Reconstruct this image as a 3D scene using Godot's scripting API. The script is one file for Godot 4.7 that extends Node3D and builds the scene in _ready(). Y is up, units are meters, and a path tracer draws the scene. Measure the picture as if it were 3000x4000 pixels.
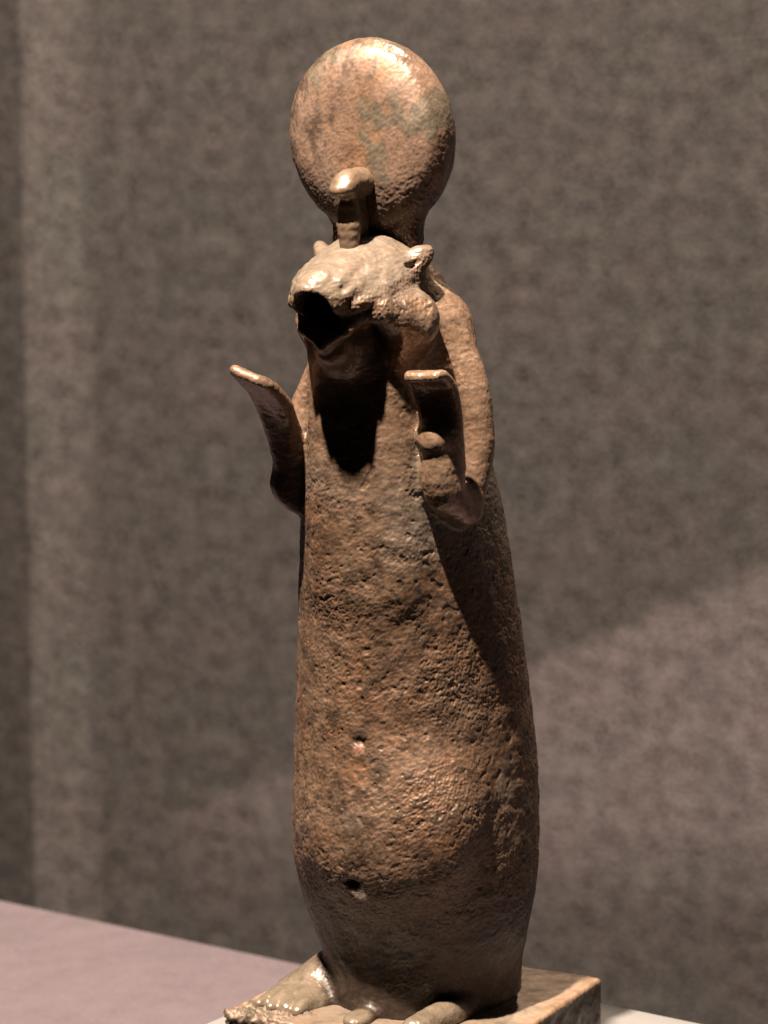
extends Node3D
# A bronze statuette of an upright animal under a sun disc, in a museum case.
# One unit of modelling (u) is a tenth of a millimetre; U turns it into metres.

const U := 0.0001
const CELL := 4.4

# ------------------------------------------------------------------ noise
var noise_a: FastNoiseLite
var noise_b: FastNoiseLite
var noise_c: FastNoiseLite
var noise_d: FastNoiseLite
var noise_e: FastNoiseLite

func make_noise(number: int, wave: float, octaves: int) -> FastNoiseLite:
	var n := FastNoiseLite.new()
	n.seed = number
	n.noise_type = FastNoiseLite.TYPE_SIMPLEX_SMOOTH
	n.frequency = 1.0 / wave
	n.fractal_type = FastNoiseLite.FRACTAL_FBM if octaves > 1 else FastNoiseLite.FRACTAL_NONE
	n.fractal_octaves = octaves
	return n

# ------------------------------------------------------------------ solids joined smoothly
class Prim:
	var kind := 0
	var op := 0
	var k := 20.0
	var a := Vector3.ZERO
	var ab := Vector3.ZERO
	var l2 := 1.0
	var ra := 1.0
	var rb := 1.0
	var inv := Transform3D.IDENTITY
	var r := Vector3.ONE
	var r2 := Vector3.ONE
	var t0 := 0.0
	var path: PackedVector3Array
	var ts: PackedFloat32Array
	var ta: PackedFloat32Array
	var tb: PackedFloat32Array
	func d(p: Vector3) -> float:
		if kind == 0:                                # round cone
			var ap := p - a
			var h := clampf(ap.dot(ab) / l2, 0.0, 1.0)
			return (ap - ab * h).length() - lerpf(ra, rb, h)
		if kind == 1:                                # ellipsoid
			var q := inv * p
			var k1 := (q / r2).length()
			if k1 < 1e-6:
				return -minf(r.x, minf(r.y, r.z))
			var k0 := (q / r).length()
			return k0 * (k0 - 1.0) / k1
		if kind == 2:                                # rounded box
			var q := (inv * p).abs() - r
			return q.max(Vector3.ZERO).length() + minf(maxf(q.x, maxf(q.y, q.z)), 0.0) - ra
		if kind == 3:                                # trunk: elliptic sections stacked along y
			var f := clampf(p.y - t0, 0.0, ts.size() - 1.001)
			var i := int(f)
			f -= i
			var z := p.z - lerpf(ts[i], ts[i + 1], f)
			var ea := lerpf(ta[i], ta[i + 1], f)
			var eb := lerpf(tb[i], tb[i + 1], f)
			var gx := p.x / ea
			var gz := z / eb
			var k0 := sqrt(gx * gx + gz * gz)
			gx /= ea
			gz /= eb
			var k1 := sqrt(gx * gx + gz * gz)
			var s := -minf(ea, eb) if k1 < 1e-6 else k0 * (k0 - 1.0) / k1
			var over := maxf(p.y - (t0 + ts.size() - 1.0), t0 - p.y)
			if over <= 0.0:
				return maxf(s, over) * 0.94
			return sqrt(over * over + maxf(s, 0.0) * maxf(s, 0.0))
		if kind == 5:                                # strip swept along points in the y-z plane, wide in x
			var best := 1e9
			for i in ts.size() - 1:
				var a2 := Vector2(ts[i], ta[i])
				var s2 := Vector2(ts[i + 1], ta[i + 1]) - a2
				var p2 := Vector2(p.y + (p.x - a.x) * a.y, p.z) - a2
				var h := clampf(p2.dot(s2) / s2.length_squared(), 0.0, 1.0)
				var t := lerpf(tb[2 * i + 1], tb[2 * i + 3], h)
				var dx := maxf(absf(p.x - a.x) - lerpf(tb[2 * i], tb[2 * i + 2], h) + t, 0.0)
				best = minf(best, sqrt(dx * dx + (p2 - s2 * h).length_squared()) - t)
			return best
		if kind == 6:                                # tube along points
			var best := 1e9
			for i in path.size() - 1:
				var s3 := path[i + 1] - path[i]
				var h := clampf((p - path[i]).dot(s3) / s3.length_squared(), 0.0, 1.0)
				best = minf(best, (p - path[i] - s3 * h).length() - lerpf(ts[i], ts[i + 1], h))
			return best
		# 4: lentil-shaped disc in the x-y plane of its own axes
		var q := inv * p
		var e := Vector2(q.x / r.x, q.y / r.y).length()
		var dr := (e - 1.0) * minf(r.x, r.y) + ra
		var dz := absf(q.z) - (r.z + rb * maxf(0.0, 1.0 - pow(e, 6.0))) + ra
		return Vector2(maxf(dr, 0.0), maxf(dz, 0.0)).length() + minf(maxf(dr, dz), 0.0) - ra

class Field:
	var prims: Array[Prim] = []
	func _put(p: Prim, k: float, op: int) -> Prim:
		p.k = k
		p.op = op
		prims.append(p)
		return p
	func cone(a: Vector3, b: Vector3, ra: float, rb: float, k := 20.0, op := 0) -> Prim:
		var p := Prim.new()
		p.a = a
		p.ab = b - a
		p.l2 = maxf(p.ab.length_squared(), 1e-6)
		p.ra = ra
		p.rb = rb
		return _put(p, k, op)
	func ball(c: Vector3, r: Vector3, turn := Vector3.ZERO, k := 20.0, op := 0) -> Prim:
		var p := Prim.new()
		p.kind = 1
		p.r = r
		p.r2 = r * r
		p.inv = Transform3D(Basis.from_euler(turn * PI / 180.0), c).affine_inverse()
		return _put(p, k, op)
	func box(c: Vector3, half: Vector3, edge: float, turn := Vector3.ZERO, k := 20.0, op := 0) -> Prim:
		var p := Prim.new()
		p.kind = 2
		p.r = half - Vector3.ONE * edge
		p.ra = edge
		p.inv = Transform3D(Basis.from_euler(turn * PI / 180.0), c).affine_inverse()
		return _put(p, k, op)
	func plate(a: Vector3, b: Vector3, side: Vector3, w: float, t: float, edge: float, k := 20.0) -> Prim:
		# a slab from a to b, half as wide as w along side, half as thick as t
		var y := (b - a).normalized()
		var z := side.cross(y).normalized()
		var x := y.cross(z)
		var p := Prim.new()
		p.kind = 2
		p.r = Vector3(w, (b - a).length() * 0.5, t) - Vector3.ONE * edge
		p.ra = edge
		p.inv = Transform3D(Basis(x, y, z), (a + b) * 0.5).affine_inverse()
		return _put(p, k, 0)
	func trunk(rows: Array, k := 20.0) -> Prim:
		# rows: (height, middle z, half width, half depth), lowest first; smoothed between
		var p := Prim.new()
		p.kind = 3
		p.t0 = rows[0].x
		var n := int(rows[-1].x - rows[0].x) + 1
		var i := 0
		for s in n:
			var y: float = p.t0 + s
			while i < rows.size() - 2 and y > rows[i + 1].x:
				i += 1
			var before: Vector4 = rows[maxi(i - 1, 0)]
			var from: Vector4 = rows[i]
			var to: Vector4 = rows[i + 1]
			var after: Vector4 = rows[mini(i + 2, rows.size() - 1)]
			var h := to.x - from.x
			var t := (y - from.x) / h
			var m0 := (to - before) / maxf(to.x - before.x, 1.0) * h
			var m1 := (after - from) / maxf(after.x - from.x, 1.0) * h
			var v := from * (2 * t * t * t - 3 * t * t + 1) + m0 * (t * t * t - 2 * t * t + t) + to * (3 * t * t - 2 * t * t * t) + m1 * (t * t * t - t * t)
			p.ts.append(v.y)
			p.ta.append(v.z)
			p.tb.append(v.w)
		return _put(p, k, 0)
	func tube(rows: Array, k := 20.0) -> Prim:
		# rows: (x, y, z, radius), rounded through
		var p := Prim.new()
		p.kind = 6
		for i in 4 * (rows.size() - 1) + 1:
			var j := mini(i / 4, rows.size() - 2)
			var v := _along(rows, j, (i - 4 * j) / 4.0)
			p.path.append(Vector3(v.x, v.y, v.z))
			p.ts.append(v.w)
		return _put(p, k, 0)
	func strip(x: float, slope: float, rows: Array, k := 20.0) -> Prim:
		# rows: (y, z, half width, half thickness)
		var p := Prim.new()
		p.kind = 5
		p.a = Vector3(x, slope, 0)
		for i in 4 * (rows.size() - 1) + 1:              # rounded through the rows
			var j := mini(i / 4, rows.size() - 2)
			var t := (i - 4 * j) / 4.0
			var v: Vector4 = _along(rows, j, t)
			p.ts.append(v.x)
			p.ta.append(v.y)
			p.tb.append(v.z)
			p.tb.append(v.w)
		return _put(p, k, 0)
	static func _along(rows: Array, j: int, t: float) -> Vector4:
		var a: Vector4 = rows[maxi(j - 1, 0)]
		var b: Vector4 = rows[j]
		var c: Vector4 = rows[j + 1]
		var d: Vector4 = rows[mini(j + 2, rows.size() - 1)]
		return b + (c - a) * 0.5 * t + (a * 2.0 - b * 5.0 + c * 4.0 - d) * 0.5 * t * t + (b * 3.0 - a - c * 3.0 + d) * 0.5 * t * t * t
	func lens(c: Vector3, r: Vector3, edge: float, bulge: float, turn := Vector3.ZERO, k := 20.0) -> Prim:
		var p := Prim.new()
		p.kind = 4
		p.r = r
		p.ra = edge
		p.rb = bulge
		p.inv = Transform3D(Basis.from_euler(turn * PI / 180.0), c).affine_inverse()
		return _put(p, k, 0)
	static func joined(list: Array[Prim], q: Vector3) -> float:
		var v := 1e9
		for p in list:
			var w := p.d(q)
			if p.op == 0:
				var h := maxf(p.k - absf(v - w), 0.0)
				v = minf(v, w) - (h * h / (4.0 * p.k) if p.k > 0.0 else 0.0)
			else:
				w = -w
				var h := maxf(p.k - absf(v - w), 0.0)
				v = maxf(v, w) + (h * h / (4.0 * p.k) if p.k > 0.0 else 0.0)
		return v
	func near(list: Array[Prim], c: Vector3, reach: float) -> Array:
		# the value at c, and the solids that matter within reach of it
		var v := joined(list, c)
		var some: Array[Prim] = []
		if absf(v) < reach * 1.25 + 12.0:
			for p in list:
				var w := p.d(c)
				if p.op == 0 and w < v + 1.6 * p.k + 4.0 * reach or p.op == 1 and w < p.k + 2.5 * reach:
					some.append(p)
		return [v, some]
	# surface nets: one vertex in each cell that the surface crosses
	func net(lo: Vector3, hi: Vector3, cell: float) -> Array:
		var nb := Vector3i(((hi - lo) / (cell * 16.0)).ceil())
		var n := nb * 16 + Vector3i.ONE
		var sx := n.y * n.z
		var sy := n.z
		var grid := PackedFloat32Array()
		grid.resize(n.x * n.y * n.z)
		grid.fill(1e9)
		var blocks: Array[Vector3i] = []
		for bx in nb.x:
			for by in nb.y:
				for bz in nb.z:
					var o := Vector3i(bx, by, bz) * 16
					var big := near(prims, lo + (Vector3(o) + Vector3.ONE * 8.0) * cell, cell * 13.9)
					if big[1].is_empty():
						continue
					for s in 64:
						var so := o + Vector3i(s & 3, (s >> 2) & 3, s >> 4) * 4
						var small := near(big[1], lo + (Vector3(so) + Vector3.ONE * 2.0) * cell, cell * 3.47)
						if small[1].is_empty():
							continue
						blocks.append(so)
						var list: Array[Prim] = small[1]
						for i in 5:
							for j in 5:
								var at := (so.x + i) * sx + (so.y + j) * sy + so.z
								for k in 5:
									if grid[at + k] > 1e8:
										grid[at + k] = joined(list, lo + Vector3(so.x + i, so.y + j, so.z + k) * cell)
		var which := PackedInt32Array()
		which.resize(grid.size())
		which.fill(-1)
		var verts := PackedVector3Array()
		var cells := PackedInt32Array()
		var step := [sx, sy, 1]
		var corner := []
		for c in 8:
			corner.append((c & 1) * sx + ((c >> 1) & 1) * sy + (c >> 2))
		var edges := [[0, 1], [2, 3], [4, 5], [6, 7], [0, 2], [1, 3], [4, 6], [5, 7], [0, 4], [1, 5], [2, 6], [3, 7]]
		var spot := []
		for c in 8:
			spot.append(Vector3(c & 1, (c >> 1) & 1, c >> 2))
		for so in blocks:
			for i in 4:
				for j in 4:
					for k in 4:
						var x := so.x + i
						var y := so.y + j
						var z := so.z + k
						if x >= n.x - 1 or y >= n.y - 1 or z >= n.z - 1:
							continue
						var at := x * sx + y * sy + z
						var inside := 0
						for c in 8:
							if grid[at + corner[c]] < 0.0:
								inside += 1
						if inside == 0 or inside == 8:
							continue
						var sum := Vector3.ZERO
						var count := 0
						for e in edges:
							var g0 := grid[at + corner[e[0]]]
							var g1 := grid[at + corner[e[1]]]
							if (g0 < 0.0) != (g1 < 0.0):
								sum += (spot[e[0]] as Vector3).lerp(spot[e[1]], g0 / (g0 - g1))
								count += 1
						which[at] = verts.size()
						verts.append(lo + (Vector3(x, y, z) + sum / count) * cell)
						cells.append(at)
		var tris := PackedInt32Array()
		for v in verts.size():
			var at := cells[v]
			for axis in 3:
				var g0 := grid[at]
				var g1 := grid[at + step[axis]]
				if (g0 < 0.0) == (g1 < 0.0):
					continue
				var s1: int = step[(axis + 1) % 3]
				var s2: int = step[(axis + 2) % 3]
				var a := which[at - s1 - s2]
				var b := which[at - s2]
				var d := which[at - s1]
				if a < 0 or b < 0 or d < 0:
					continue
				if g0 < 0.0:
					tris.append_array([a, v, b, a, d, v])
				else:
					tris.append_array([a, b, v, a, v, d])
		return [verts, tris]

func normals_of(verts: PackedVector3Array, tris: PackedInt32Array) -> PackedVector3Array:
	var out := PackedVector3Array()
	out.resize(verts.size())
	for i in range(0, tris.size(), 3):
		var a := tris[i]
		var b := tris[i + 1]
		var c := tris[i + 2]
		var n := (verts[c] - verts[a]).cross(verts[b] - verts[a])
		out[a] += n
		out[b] += n
		out[c] += n
	for i in out.size():
		out[i] = out[i].normalized()
	return out

# every triangle in four, the new points lifted onto the curve between their ends
func finer(verts: PackedVector3Array, tris: PackedInt32Array) -> Array:
	var n := normals_of(verts, tris)
	var mid := {}
	var out := PackedInt32Array()
	out.resize(tris.size() * 4)
	var o := 0
	var m := [0, 0, 0]
	for i in range(0, tris.size(), 3):
		for e in 3:
			var a := tris[i + e]
			var b := tris[i + (e + 1) % 3]
			var key := mini(a, b) * 4194304 + maxi(a, b)
			var at: int = mid.get(key, -1)
			if at < 0:
				at = verts.size()
				mid[key] = at
				var lift := clampf((n[a] - n[b]).dot(verts[a] - verts[b]) / 8.0, -1.0, 1.0)
				verts.append((verts[a] + verts[b]) * 0.5 + (n[a] + n[b]) * 0.5 * lift)
			m[e] = at
		for t in [tris[i], m[0], m[2], m[0], tris[i + 1], m[1], m[2], m[1], tris[i + 2], m[0], m[1], m[2]]:
			out[o] = t
			o += 1
	return [verts, out]

# look: Callable(p, n) -> [displacement, Color (linear), gloss 0..1]
func cast(called: String, net: Array, look: Callable, material: Material, parent: Node) -> MeshInstance3D:
	var verts: PackedVector3Array = net[0]
	var tris: PackedInt32Array = net[1]
	var n := normals_of(verts, tris)
	var moved := PackedVector3Array()
	var colors := PackedColorArray()
	var uv := PackedVector2Array()
	moved.resize(verts.size())
	colors.resize(verts.size())
	uv.resize(verts.size())
	for i in verts.size():
		var l: Array = look.call(verts[i], n[i])
		moved[i] = (verts[i] + n[i] * l[0]) * U
		colors[i] = l[1]
		uv[i] = Vector2(clampf(l[2], 0.01, 0.99), 0.5)
	var s := []
	s.resize(Mesh.ARRAY_MAX)
	s[Mesh.ARRAY_VERTEX] = moved
	s[Mesh.ARRAY_NORMAL] = normals_of(moved, tris)
	s[Mesh.ARRAY_COLOR] = colors
	s[Mesh.ARRAY_TEX_UV] = uv
	s[Mesh.ARRAY_INDEX] = tris
	var mesh := ArrayMesh.new()
	mesh.add_surface_from_arrays(Mesh.PRIMITIVE_TRIANGLES, s)
	mesh.surface_set_material(0, material)
	return put(called, mesh, parent)

func put(called: String, mesh: Mesh, parent: Node) -> MeshInstance3D:
	var o := MeshInstance3D.new()
	o.name = called
	o.mesh = mesh
	o.cast_shadow = GeometryInstance3D.SHADOW_CASTING_SETTING_ON
	parent.add_child(o, true)
	return o

func tag(o: Node, label: String, category: String, kind := "") -> void:
	if label:
		o.set_meta("label", label)
	if category:
		o.set_meta("category", category)
	if kind:
		o.set_meta("kind", kind)

# a box with chamfered edges, centred on c, in metres
func chamfered(half: Vector3, bevel: float, material: Material, c := Vector3.ZERO) -> ArrayMesh:
	var st := SurfaceTool.new()
	st.begin(Mesh.PRIMITIVE_TRIANGLES)
	var face := func(points: Array) -> void:
		var mid := Vector3.ZERO
		for p in points:
			mid += p / points.size()
		var n: Vector3 = (points[1] - points[0]).cross(points[2] - points[0])
		if n.dot(mid) > 0.0:
			points.reverse()
		n = (points[2] - points[0]).cross(points[1] - points[0]).normalized()
		for k in range(1, points.size() - 1):
			for p in [points[0], points[k], points[k + 1]]:
				st.set_normal(n)
				st.set_uv(Vector2(p.x + p.z, p.y))
				st.add_vertex(p + c)
	var at := func(sign_of: Vector3, axis: int) -> Vector3:   # the corner's point on the face across axis
		var v := (half - Vector3.ONE * bevel) * sign_of
		v[axis] = half[axis] * sign_of[axis]
		return v
	for axis in 3:
		var u := (axis + 1) % 3
		var w := (axis + 2) % 3
		for s in [-1.0, 1.0]:
			var q := []
			for t in [[-1.0, -1.0], [1.0, -1.0], [1.0, 1.0], [-1.0, 1.0]]:
				var g := Vector3.ZERO
				g[axis] = s
				g[u] = t[0]
				g[w] = t[1]
				q.append(at.call(g, axis))
			face.call(q)
			for s2 in [-1.0, 1.0]:                     # the edge between faces axis and u
				var g0 := Vector3.ZERO
				g0[axis] = s
				g0[u] = s2
				g0[w] = -1.0
				var g1 := g0
				g1[w] = 1.0
				face.call([at.call(g0, axis), at.call(g1, axis), at.call(g1, u), at.call(g0, u)])
	for cn in 8:
		var g := Vector3(1 if cn & 1 else -1, 1 if cn & 2 else -1, 1 if cn & 4 else -1)
		face.call([at.call(g, 0), at.call(g, 1), at.call(g, 2)])
	var mesh := st.commit()
	mesh.surface_set_material(0, material)
	return mesh

# ------------------------------------------------------------------ textures
func picture(side: int, number: int, paint: Callable) -> ImageTexture:
	# paint: Callable(coarse, middle, fine, streak) -> Color; seamless noises in 0..1
	var maps: Array[Image] = []
	for spec in [[4.0, 3], [19.0, 5], [90.0, 2], [9.0, 3]]:
		var n := FastNoiseLite.new()
		n.seed = number + int(spec[0])
		n.noise_type = FastNoiseLite.TYPE_SIMPLEX_SMOOTH
		n.frequency = spec[0] / side
		n.fractal_octaves = spec[1]
		maps.append(n.get_seamless_image(side, side))
	var im := Image.create(side, side, false, Image.FORMAT_RGB8)
	for y in side:
		for x in side:
			im.set_pixel(x, y, paint.call(maps[0].get_pixel(x, y).r, maps[1].get_pixel(x, y).r, maps[2].get_pixel(x, y).r, maps[3].get_pixel((x * 2) % side, y).r))
	return ImageTexture.create_from_image(im)

func lin(r: float, g: float, b: float) -> Color:
	return Color(r, g, b).linear_to_srgb()

func bronze(relief: float) -> StandardMaterial3D:
	var m := StandardMaterial3D.new()
	m.vertex_color_use_as_albedo = true
	var g := Gradient.new()                                # across: how worn and shiny the surface is
	g.set_color(0, Color(0.78, 0.78, 0.78))
	g.set_color(1, Color(0.24, 0.24, 0.24))
	var t := GradientTexture2D.new()
	t.gradient = g
	t.width = 128
	t.height = 4
	m.roughness = 1.0
	m.roughness_texture = t
	m.roughness_texture_channel = BaseMaterial3D.TEXTURE_CHANNEL_RED
	m.metallic = 0.38
	m.metallic_specular = 0.5
	m.texture_repeat = false
	return m

# ------------------------------------------------------------------ surfaces of the bronze
var trunk_prim: Prim

func mixc(a: Color, b: Color, t: float) -> Color:
	return a.lerp(b, clampf(t, 0.0, 1.0))

func ss(a: float, b: float, x: float) -> float:
	return smoothstep(a, b, x)

func body_look(p: Vector3, n: Vector3) -> Array:
	var a := noise_a.get_noise_3dv(p)
	var b := noise_b.get_noise_3dv(p)
	var c := noise_c.get_noise_3d(p.x * 0.5, (p.y - 0.25 * p.x) * 1.5, p.z * 0.5)
	var d := noise_d.get_noise_3dv(p)
	var e := noise_e.get_noise_3dv(p)
	var off := trunk_prim.d(p)
	var head := ss(1470.0, 1540.0, p.y) * ss(120.0, 220.0, p.z)
	var limb := ss(14.0, 40.0, off) * (1.0 - head)
	var foot := limb * (1.0 - ss(90.0, 130.0, p.y))
	var arm := limb * ss(850.0, 980.0, p.y)
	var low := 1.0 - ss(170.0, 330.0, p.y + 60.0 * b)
	var top := ss(-0.05, 0.5, n.y + 0.12 * b)
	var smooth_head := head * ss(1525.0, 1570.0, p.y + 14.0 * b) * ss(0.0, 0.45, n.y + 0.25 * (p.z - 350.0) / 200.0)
	var rough := 1.0 - 0.72 * smooth_head - 0.6 * arm - 0.55 * low * (1.0 - foot) - 0.45 * foot
	rough = maxf(rough, 0.12)
	var lift := rough * ((c * 0.6 + d * 1.6) * (0.8 + 1.1 * noise_a.get_noise_3d(p.z, p.y * 1.4, p.x) + 0.5 * head) + b * 2.6 - 1.6 * ss(0.5, 0.75, e)) + b * 2.0 * (1.0 - rough) + smooth_head * (b * 2.0 + c * 0.8)
	# colour
	var brown := Color(0.205, 0.112, 0.062)
	var tan_ := Color(0.275, 0.172, 0.108)
	var rust := Color(0.260, 0.118, 0.052)
	var dark := Color(0.085, 0.052, 0.030)
	var grey := Color(0.33, 0.265, 0.205)
	var col := mixc(brown, tan_, 0.5 + 0.9 * a)
	col = mixc(col, rust, ss(0.05, 0.5, noise_a.get_noise_3d(p.y, p.z, p.x + 300.0)) * 0.55)
	col = mixc(col, dark, ss(0.02, 0.42, 0.8 * b + 0.8 * d) * 0.85)
	col = mixc(col, dark, ss(0.25, 0.6, c + 0.4 * e) * 0.6)
	var chest := ss(950.0, 1080.0, p.y) * ss(50.0, 110.0, p.x - 30.0 * a) * (1.0 - head)  # where the sheen along the chest edge is painted in grey
	col = mixc(col, grey, chest * 0.75 + ss(0.25, 0.6, noise_a.get_noise_3d(p.z, p.x, p.y)) * 0.35)
	col = mixc(col, Color(0.038, 0.024, 0.017), low * 0.9 * (1.0 - foot))  # darker bronze low down, with the shade under the belly painted in
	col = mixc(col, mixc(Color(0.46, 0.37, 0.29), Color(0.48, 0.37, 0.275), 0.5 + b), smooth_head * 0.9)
	col = mixc(col, mixc(Color(0.38, 0.225, 0.14), Color(0.43, 0.28, 0.19), 0.5 + b), arm * 0.85)
	col = mixc(col, mixc(Color(0.30, 0.24, 0.17), Color(0.46, 0.36, 0.27), 0.5 + b * 1.2), foot * 0.9)
	var fleck := noise_d.get_noise_3d(p.x * 0.35 + 700.0, p.y * 0.9, p.z * 0.35)
	var calm := 1.0 - 0.75 * maxf(smooth_head, maxf(foot, 0.5 * arm))
	col *= 0.34 + (0.05 * c + 0.20 * d + 0.28 * fleck) * calm
	col = col.clamp(Color(0.012, 0.008, 0.006), Color.WHITE)
	var chip := ss(24.0, 12.0, Vector2(p.x - 8.0, (p.y - 296.0) * 1.3).length() + 9.0 * d) * ss(100.0, 200.0, p.z)
	var raw := ss(20.0, 4.0, Vector2(p.x - 12.0, (p.y - 604.0) * 1.4).length() + 9.0 * d) * ss(100.0, 200.0, p.z)
	col = mixc(col, Color(0.34, 0.28, 0.225), chip)
	col = mixc(col, Color(0.15, 0.075, 0.048), raw * 0.8)
	var gloss := 0.6 * chip + 0.33 + 0.2 * b + 0.25 * d + 0.58 * smooth_head + 0.35 * arm + 0.4 * foot + 0.15 * low + 0.2 * chest
	return [lift, col, gloss]

func disc_look(p: Vector3, n: Vector3) -> Array:
	var a := noise_a.get_noise_3d(p.x * 1.6 + 500.0, p.y * 1.2, p.z)
	var b := noise_b.get_noise_3d(p.x * 1.2, p.y * 0.7, p.z)
	var c := noise_c.get_noise_3dv(p)
	var d := noise_d.get_noise_3dv(p)
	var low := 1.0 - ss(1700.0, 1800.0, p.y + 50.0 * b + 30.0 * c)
	var lift := b * 2.4 + (c * 0.6 + d * 0.9) * (0.5 + 1.0 * low)
	var tan_ := Color(0.36, 0.235, 0.165)
	var pink := Color(0.40, 0.245, 0.165)
	var orange := Color(0.43, 0.235, 0.120)
	var green := Color(0.21, 0.185, 0.130)
	var dark := Color(0.13, 0.080, 0.055)
	var col := mixc(tan_, pink, 0.5 + a)
	col = mixc(col, orange, ss(95.0, 35.0, Vector2(p.x - 10.0, (p.y - 1850.0) * 0.62).length() + 90.0 * a + 40.0 * b) * 0.85)
	col = mixc(col, green, ss(0.12, 0.34, noise_a.get_noise_3d(p.y * 2.0 + 40.0, p.x * 2.4, 90.0) + 0.25 * b) * 0.75)
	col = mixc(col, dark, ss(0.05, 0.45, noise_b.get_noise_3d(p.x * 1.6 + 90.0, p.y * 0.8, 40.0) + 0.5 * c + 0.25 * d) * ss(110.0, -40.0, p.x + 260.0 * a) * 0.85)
	col = mixc(col, Color(0.12, 0.070, 0.042), low * 0.9)  # shade on the disc's underside, painted into its lower colour
	var e := Vector2(p.x + 9.0, (p.y - 1853.0) * 0.91).length() / 180.0
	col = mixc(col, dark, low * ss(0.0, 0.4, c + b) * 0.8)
	col *= 0.34 + 0.05 * c + 0.12 * d
	return [lift, col, 0.24 + 0.2 * b + 0.6 * ss(0.84, 0.95, e) - 0.2 * low]

func cobra_look(p: Vector3, n: Vector3) -> Array:
	var b := noise_b.get_noise_3dv(p)
	var c := noise_c.get_noise_3dv(p)
	var bars := 0.0
	if p.z > 285.0 and p.y < 1735.0:
		bars = 0.45 * sin(p.y * 0.33)
	var col := mixc(Color(0.27, 0.195, 0.13), Color(0.34, 0.225, 0.145), 0.5 + b)
	return [b * 2.0 + c * 1.2 + bars, col * (0.36 + 0.05 * c), 0.62 + 0.2 * b]

func plinth_look(p: Vector3, n: Vector3) -> Array:
	var a := noise_a.get_noise_3dv(p)
	var b := noise_b.get_noise_3dv(p)
	var c := noise_c.get_noise_3dv(p)
	var d := noise_d.get_noise_3dv(p)
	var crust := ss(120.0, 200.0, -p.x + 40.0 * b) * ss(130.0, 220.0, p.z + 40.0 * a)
	var lift := b * 3.0 + c * 1.0 + crust * (c * 7.0 + d * 4.0)
	var col := mixc(Color(0.44, 0.34, 0.25), Color(0.47, 0.33, 0.23), 0.5 + a)
	col = mixc(col, Color(0.34, 0.28, 0.21), ss(0.1, 0.5, b))
	col = mixc(col, Color(0.50, 0.28, 0.16), ss(-16.0, -4.0, p.y) * ss(275.0, 298.0, maxf(absf(p.x), absf(p.z))) * 0.6)
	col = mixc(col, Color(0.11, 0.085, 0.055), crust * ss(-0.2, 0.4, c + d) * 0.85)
	col = mixc(col, Color(0.12, 0.085, 0.06), 1.0 - ss(-15.0, -7.0, p.y + 3.0 * c))  # sides painted dark, their shade put into the colour
	return [lift, col * (0.30 + 0.04 * c), 0.5 + 0.3 * b - 0.3 * crust]

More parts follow.
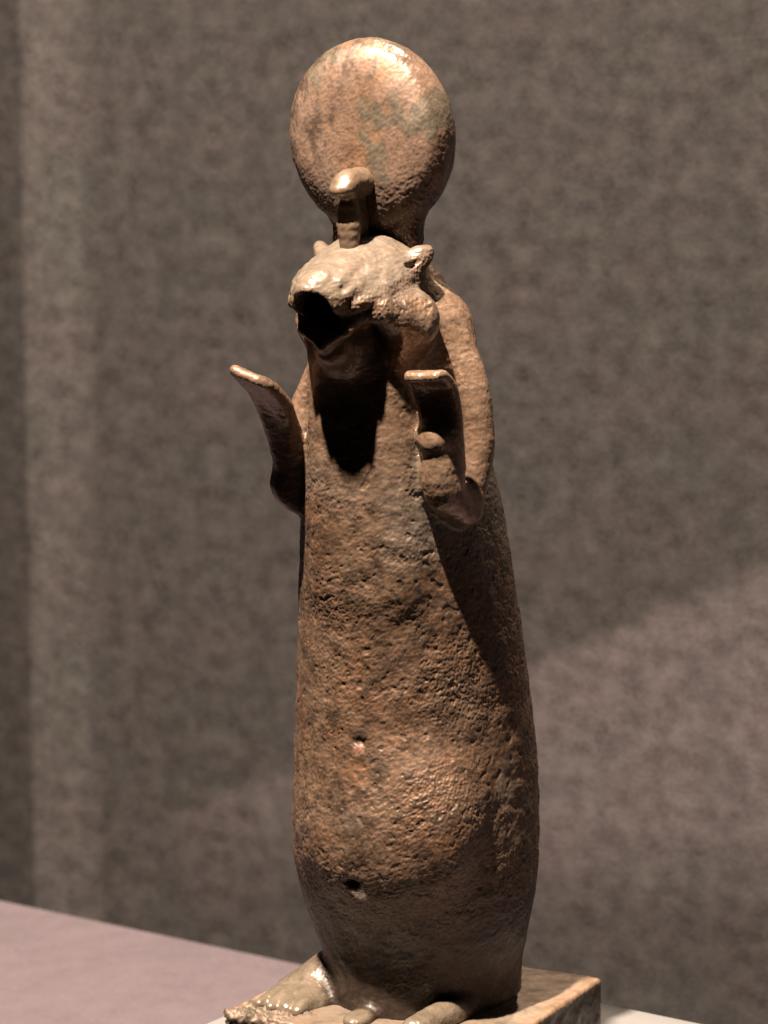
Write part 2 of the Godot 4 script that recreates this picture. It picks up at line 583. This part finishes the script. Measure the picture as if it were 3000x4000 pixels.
# ------------------------------------------------------------------ the statuette
func build_statuette() -> void:
	var o := Node3D.new()
	o.name = "statuette"
	add_child(o)
	o.rotation_degrees.y = -27.5
	tag(o, "brown bronze statuette of an upright animal with raised paws under a sun disc", "statuette")
	var metal := bronze(1.0)

	var f := Field.new()
	trunk_prim = f.trunk([
		Vector4(-6, -60, 201, 232), Vector4(60, -60, 203, 234), Vector4(150, -30, 237, 214), Vector4(250, -18, 256, 250),
		Vector4(355, -12, 259, 284), Vector4(500, -10, 256, 281), Vector4(690, 4, 242, 266), Vector4(880, 28, 226, 246),
		Vector4(1100, 58, 203, 224), Vector4(1230, 88, 180, 190), Vector4(1310, 104, 158, 168), Vector4(1400, 112, 136, 142),
		Vector4(1480, 112, 120, 132), Vector4(1540, 118, 105, 125)], 10.0)
	# head: skull, muzzle with open mouth, jaw
	f.ball(Vector3(0, 1560, 205), Vector3(122, 92, 142), Vector3(8, 0, 0), 40.0)
	f.cone(Vector3(0, 1552, 235), Vector3(0, 1546, 412), 100, 54, 30.0)
	f.ball(Vector3(0, 1558, 284), Vector3(116, 58, 122), Vector3(7, 0, 0), 30.0)
	for s in [-1.0, 1.0]:
		f.cone(Vector3(s * 44, 1548, 350), Vector3(s * 32, 1538, 418), 36, 25, 12.0)      # lip pads
		f.cone(Vector3(s * 34, 1608, 330), Vector3(s * 44, 1578, 410), 10, 9, 14.0)       # brow and folds of the muzzle
		f.cone(Vector3(s * 66, 1588, 326), Vector3(s * 58, 1554, 404), 14, 10, 14.0)
		f.cone(Vector3(s * 90, 1560, 316), Vector3(s * 70, 1532, 392), 22, 13, 8.0)
	f.cone(Vector3(0, 1570, 390), Vector3(0, 1560, 450), 30, 20, 24.0)                    # nose
	f.cone(Vector3(0, 1440, 205), Vector3(0, 1444, 350), 66, 44, 36.0)                    # throat and chin
	for s in [-1.0, 1.0]:
		f.cone(Vector3(s * 64, 1512, 348), Vector3(s * 47, 1482, 390), 20, 12, 12.0)
		f.cone(Vector3(s * 47, 1482, 390), Vector3(0, 1452, 398), 12, 13, 12.0)
	# ears
	for s in [-1.0, 1.0]:
		f.ball(Vector3(s * 94, 1594, 208), Vector3(29 - 7 * float(s < 0.0), 62, 26), Vector3(-24, s * 20, s * -46), 12.0)
	# ruff of fur, nape and breast
	for s in [-1.0, 1.0]:
		var jut := 1.0 if s > 0.0 else 0.0
		f.cone(Vector3(s * (66 + 30 * jut), 1534 - 16 * jut, 262 + 72 * jut), Vector3(s * (96 + 22 * jut), 1480 + 14 * jut, 224 + 32 * jut), 46 - 16 * jut, 56 + 6 * jut, 20.0)
		f.ball(Vector3(s * 108, 1448, 108), Vector3(74, 96, 84), Vector3.ZERO, 50.0)
	f.ball(Vector3(24, 1490, 14), Vector3(62, 96, 56), Vector3.ZERO, 20.0)
	f.box(Vector3(12, 1180, 200), Vector3(112, 280, 84), 46, Vector3(6, 0, 0), 60.0)
	f.ball(Vector3(40, 450, 176), Vector3(190, 190, 108), Vector3(-6, 0, 0), 60.0)       # belly
	# raised arms: upper arm, forearm, cupped paw
	f.tube([Vector4(146, 1420, 120, 50), Vector4(194, 1345, 128, 39), Vector4(212, 1240, 130, 34), Vector4(207, 1160, 140, 31), Vector4(196, 1104, 158, 30)], 24.0)
	f.tube([Vector4(196, 1106, 166, 38), Vector4(186, 1145, 226, 44), Vector4(184, 1210, 244, 40), Vector4(186, 1250, 238, 32)], 20.0)
	f.strip(186, -0.06, [Vector4(1200, 224, 40, 30), Vector4(1262, 240, 45, 22), Vector4(1320, 254, 48, 16), Vector4(1368, 278, 48, 13), Vector4(1390, 312, 47, 12), Vector4(1390, 332, 40, 11)], 16.0)
	f.ball(Vector3(180, 1258, 258), Vector3(42, 38, 40), Vector3(-20, 0, -8), 14.0)
	f.tube([Vector4(-112, 1400, 90, 62), Vector4(-180, 1290, 110, 46), Vector4(-200, 1190, 150, 42), Vector4(-200, 1130, 180, 40)], 30.0)
	f.strip(-184, 0.3, [Vector4(1106, 182, 38, 33), Vector4(1180, 206, 39, 31), Vector4(1250, 236, 42, 27), Vector4(1310, 276, 46, 22), Vector4(1346, 320, 49, 18), Vector4(1370, 364, 48, 14), Vector4(1377, 382, 36, 12)], 24.0)
	# hind feet
	f.ball(Vector3(-205, 2, 85), Vector3(80, 42, 140), Vector3(3, 4, 0), 30.0)
	f.cone(Vector3(-200, 22, -30), Vector3(-192, 26, 60), 50, 42, 44.0)
	for t in 4:
		f.cone(Vector3(-250 + 28 * t, 12, 160), Vector3(-258 + 32 * t, 4, 218 + 8 * (t & 1)), 17, 12, 12.0)
	f.cone(Vector3(148, 16, 70), Vector3(132, 14, 250), 34, 31, 16.0)
	for t in 3:
		f.cone(Vector3(112 + 20 * t, 16, 240), Vector3(108 + 22 * t, 8, 276), 14, 11, 8.0)
	f.ball(Vector3(-22, 6, 212), Vector3(30, 16, 44), Vector3.ZERO, 34.0)
	# tail down the back
	f.cone(Vector3(0, 420, -285), Vector3(0, 150, -262), 34, 26, 30.0)
	f.cone(Vector3(0, 150, -262), Vector3(30, 14, -270), 26, 16, 20.0)
	# hollows: mouth, ears, casting flaws
	f.ball(Vector3(0, 1518, 440), Vector3(42, 48, 96), Vector3(8, 0, 0), 8.0, 1)
	for s in [-1.0, 1.0]:
		f.ball(Vector3(s * 112, 1604, 232), Vector3(5, 38, 16), Vector3(-10, 0, s * -46), 5.0, 1)
	f.ball(Vector3(-4, 314, 282), Vector3(22, 11, 22), Vector3(30, 0, 0), 8.0, 1)
	f.ball(Vector3(14, 620, 276), Vector3(15, 9, 12), Vector3.ZERO, 6.0, 1)
	f.ball(Vector3(-238, 42, 130), Vector3(34, 16, 18), Vector3.ZERO, 10.0, 1)
	var net := f.net(Vector3(-330, -24, -340), Vector3(310, 1700, 570), CELL)
	net = finer(net[0], net[1])
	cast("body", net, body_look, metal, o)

	f = Field.new()
	f.lens(Vector3(-9, 1853, 172), Vector3(180, 197, 24), 14, 48, Vector3(5, 0, 0))
	f.box(Vector3(-4, 1662, 156), Vector3(98, 50, 22), 14, Vector3.ZERO, 22.0)
	net = f.net(Vector3(-200, 1600, 100), Vector3(200, 2070, 280), CELL)
	net = finer(net[0], net[1])
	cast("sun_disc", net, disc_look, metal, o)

	f = Field.new()
	f.cone(Vector3(0, 1630, 285), Vector3(0, 1735, 288), 21, 19)
	f.ball(Vector3(0, 1686, 290), Vector3(24, 46, 18), Vector3.ZERO, 12.0)
	f.cone(Vector3(0, 1764, 225), Vector3(0, 1766, 300), 30, 26, 14.0)
	f.ball(Vector3(-2, 1755, 314), Vector3(27, 16, 26), Vector3(16, 0, 0), 14.0)
	f.box(Vector3(0, 1700, 252), Vector3(7, 70, 40), 5, Vector3.ZERO, 8.0)
	net = f.net(Vector3(-60, 1590, 180), Vector3(60, 1810, 370), 3.0)
	cast("cobra", net, cobra_look, metal, o)

	f = Field.new()
	f.box(Vector3(3, -65, -8), Vector3(308, 65, 297), 9)
	net = f.net(Vector3(-330, -150, -330), Vector3(330, 20, 320), 4.0)
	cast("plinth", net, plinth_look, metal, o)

# ------------------------------------------------------------------ the case
func build_case() -> void:
	var turn := -35.0
	# lilac floor of the case
	var m := StandardMaterial3D.new()
	m.albedo_texture = picture(512, 40, func(c: float, mid: float, fine: float, streak: float) -> Color:
		var v := 0.054 + 0.009 * (c - 0.5) + 0.012 * (mid - 0.5) + 0.014 * (fine - 0.5)
		return lin(v * 1.16, v * 0.86, v * 0.97))
	m.uv1_triplanar = true
	m.uv1_scale = Vector3.ONE * 5.0
	m.roughness = 0.85
	var floor_ := put("floor", chamfered(Vector3(0.6, 0.01, 0.11), 0.001, m), self)
	floor_.rotation_degrees.y = turn
	floor_.position = Vector3(0, -0.06 - 0.01, 0) + Basis(Vector3.UP, deg_to_rad(turn)) * Vector3(-0.1, 0, -0.05)
	tag(floor_, "lilac grey cloth covered floor of the display case", "floor", "structure")
	# felt covered wall, one wide panel
	var wall := Node3D.new()
	wall.name = "back_wall"
	add_child(wall)
	wall.rotation_degrees.y = turn
	wall.position = Basis(Vector3.UP, deg_to_rad(turn)) * Vector3(0, -0.06, -0.15904)
	tag(wall, "dark grey mottled felt wall panels behind the statuette", "wall", "structure")
	var felt := func(number: int, tone: float) -> StandardMaterial3D:
		var w := StandardMaterial3D.new()
		w.albedo_texture = picture(1024, number, func(c: float, mid: float, fine: float, streak: float) -> Color:
			var v := 0.0305 + 0.032 * (mid - 0.5) + 0.012 * (streak - 0.5) + 0.016 * (fine - 0.5)
			v *= tone
			var warm := (c - 0.5) * 0.22
			return lin(v * (1.07 + warm), v * (0.98 + 0.15 * warm), v * (0.95 + 0.4 * warm)))
		w.uv1_triplanar = true
		w.uv1_world_triplanar = true
		w.uv1_scale = Vector3.ONE * 7.0
		w.roughness = 0.95
		w.metallic_specular = 0.25
		return w
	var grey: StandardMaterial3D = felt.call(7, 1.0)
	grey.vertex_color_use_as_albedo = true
	# a soft band of light painted into the felt colour, beside a darker length
	var sheet := BoxMesh.new()
	sheet.size = Vector3(1.2, 0.4, 0.02)
	sheet.subdivide_width = 800
	sheet.subdivide_depth = 1
	var parts := sheet.get_mesh_arrays()
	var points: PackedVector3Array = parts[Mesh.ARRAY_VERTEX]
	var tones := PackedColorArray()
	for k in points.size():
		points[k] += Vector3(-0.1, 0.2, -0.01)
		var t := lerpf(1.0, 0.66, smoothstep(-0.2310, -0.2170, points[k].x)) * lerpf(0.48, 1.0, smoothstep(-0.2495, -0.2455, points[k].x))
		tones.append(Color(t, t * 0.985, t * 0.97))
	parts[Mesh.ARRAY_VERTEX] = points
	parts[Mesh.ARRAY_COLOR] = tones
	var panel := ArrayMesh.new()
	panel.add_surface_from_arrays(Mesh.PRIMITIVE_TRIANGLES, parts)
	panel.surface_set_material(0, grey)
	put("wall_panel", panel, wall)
	# white block under the plinth
	m = StandardMaterial3D.new()
	m.albedo_color = lin(0.09, 0.087, 0.085)
	m.roughness = 0.6
	var block := put("display_block", chamfered(Vector3(0.0498, 0.0235, 0.052), 0.0008, m), self)
	block.rotation_degrees.y = turn
	block.position = Vector3(0, -0.013 - 0.0235, 0) + Basis(Vector3.UP, deg_to_rad(turn)) * Vector3(0, 0, -0.0018)
	tag(block, "white display block under the bronze plinth", "display stand")
	# a flap added out of view to cut the beam on the wall
	var wf := Basis(Vector3.UP, deg_to_rad(turn))
	var lamp := Vector3(26433, 7350, 8670)
	var s0 := Vector3(-1758, -150, -1590).lerp(lamp, 0.14)
	var s1 := Vector3(-8, 709, -1590).lerp(lamp, 0.14)
	var e := (s1 - s0).normalized()
	var towards := (lamp - s0).normalized()
	var up := towards.cross(e).normalized()
	if up.y < 0.0:
		up = -up
	up = (up * 0.6 + towards * 0.8).normalized()
	m = StandardMaterial3D.new()
	m.albedo_color = lin(0.02, 0.02, 0.02)
	m.roughness = 0.8
	var flap := put("added_light_flap", chamfered(Vector3(0.36, 0.36, 0.001), 0.0004, m), self)
	flap.basis = wf * Basis(e, up, e.cross(up))
	flap.position = wf * (s0 + e * 2800.0 + up * 3600.0) * U
	tag(flap, "black flap added out of view to trim the wall light", "light flap")

func spot(called: String, at: Vector3, target: Vector3, angle: float, blend: float, energy: float, color: Color) -> void:
	var l := SpotLight3D.new()
	l.name = called
	add_child(l)
	l.look_at_from_position(at, target, Vector3(0.01, 0.0, 1.0))
	l.spot_angle = angle
	l.spot_angle_attenuation = blend
	l.spot_range = 6.0
	l.spot_attenuation = 2.0
	l.light_energy = energy
	l.light_color = color
	l.light_size = 0.016
	l.shadow_enabled = true

func _ready() -> void:
	# camera
	var cam := Camera3D.new()
	cam.name = "camera"
	add_child(cam)
	cam.position = Vector3(-63.5, 2161.5, 6739.3) * U
	cam.rotation_degrees.x = -9.3
	cam.fov = 17.9574
	cam.near = 0.05
	cam.far = 10.0
	var at := CameraAttributesPhysical.new()
	at.frustum_focal_length = 75.949
	at.frustum_focus_distance = 0.655
	at.frustum_near = 0.05
	at.frustum_far = 10.0
	at.exposure_aperture = 22.0
	cam.attributes = at
	cam.current = true
	# surroundings: a dark gallery
	var env := Environment.new()
	env.background_mode = Environment.BG_COLOR
	env.background_color = Color(0.03, 0.028, 0.027)
	env.tonemap_mode = Environment.TONE_MAPPER_LINEAR
	env.tonemap_exposure = 1.0
	env.sdfgi_enabled = true
	env.ssao_enabled = true
	env.ssil_enabled = true
	var we := WorldEnvironment.new()
	we.name = "gallery"
	we.environment = env
	add_child(we)
	# lamps: the ceiling spot over the case, and the beam on the wall
	var turn := Basis(Vector3.UP, deg_to_rad(-27.5))
	var target := Vector3(0, 0.09, 0)
	spot("ceiling_spot", target + turn * Vector3(-0.02, 0.912, 0.41).normalized() * 1.3, target, 24.0, 0.5, 17.0, Color(1.0, 0.92, 0.84))
	spot("side_spot", target + Vector3(0.18, 0.93, -0.30).normalized() * 1.2, target, 8.5, 0.4, 3.0, Color(1.0, 0.90, 0.80))
	var wf := Basis(Vector3.UP, deg_to_rad(-35.0))
	spot("wall_beam", wf * Vector3(2.6433, 0.735, 0.867), wf * Vector3(0.0325, 0.100, -0.159), 2.04, 0.14, 86.0, Color(1.0, 0.86, 0.82))
	noise_a = make_noise(11, 260.0, 3)
	noise_b = make_noise(12, 62.0, 3)
	noise_c = make_noise(13, 17.0, 2)
	noise_d = make_noise(14, 8.5, 3)
	noise_e = make_noise(15, 26.0, 1)
	build_case()
	var t0 := Time.get_ticks_msec()
	build_statuette()
	print("statuette ", Time.get_ticks_msec() - t0, " ms")
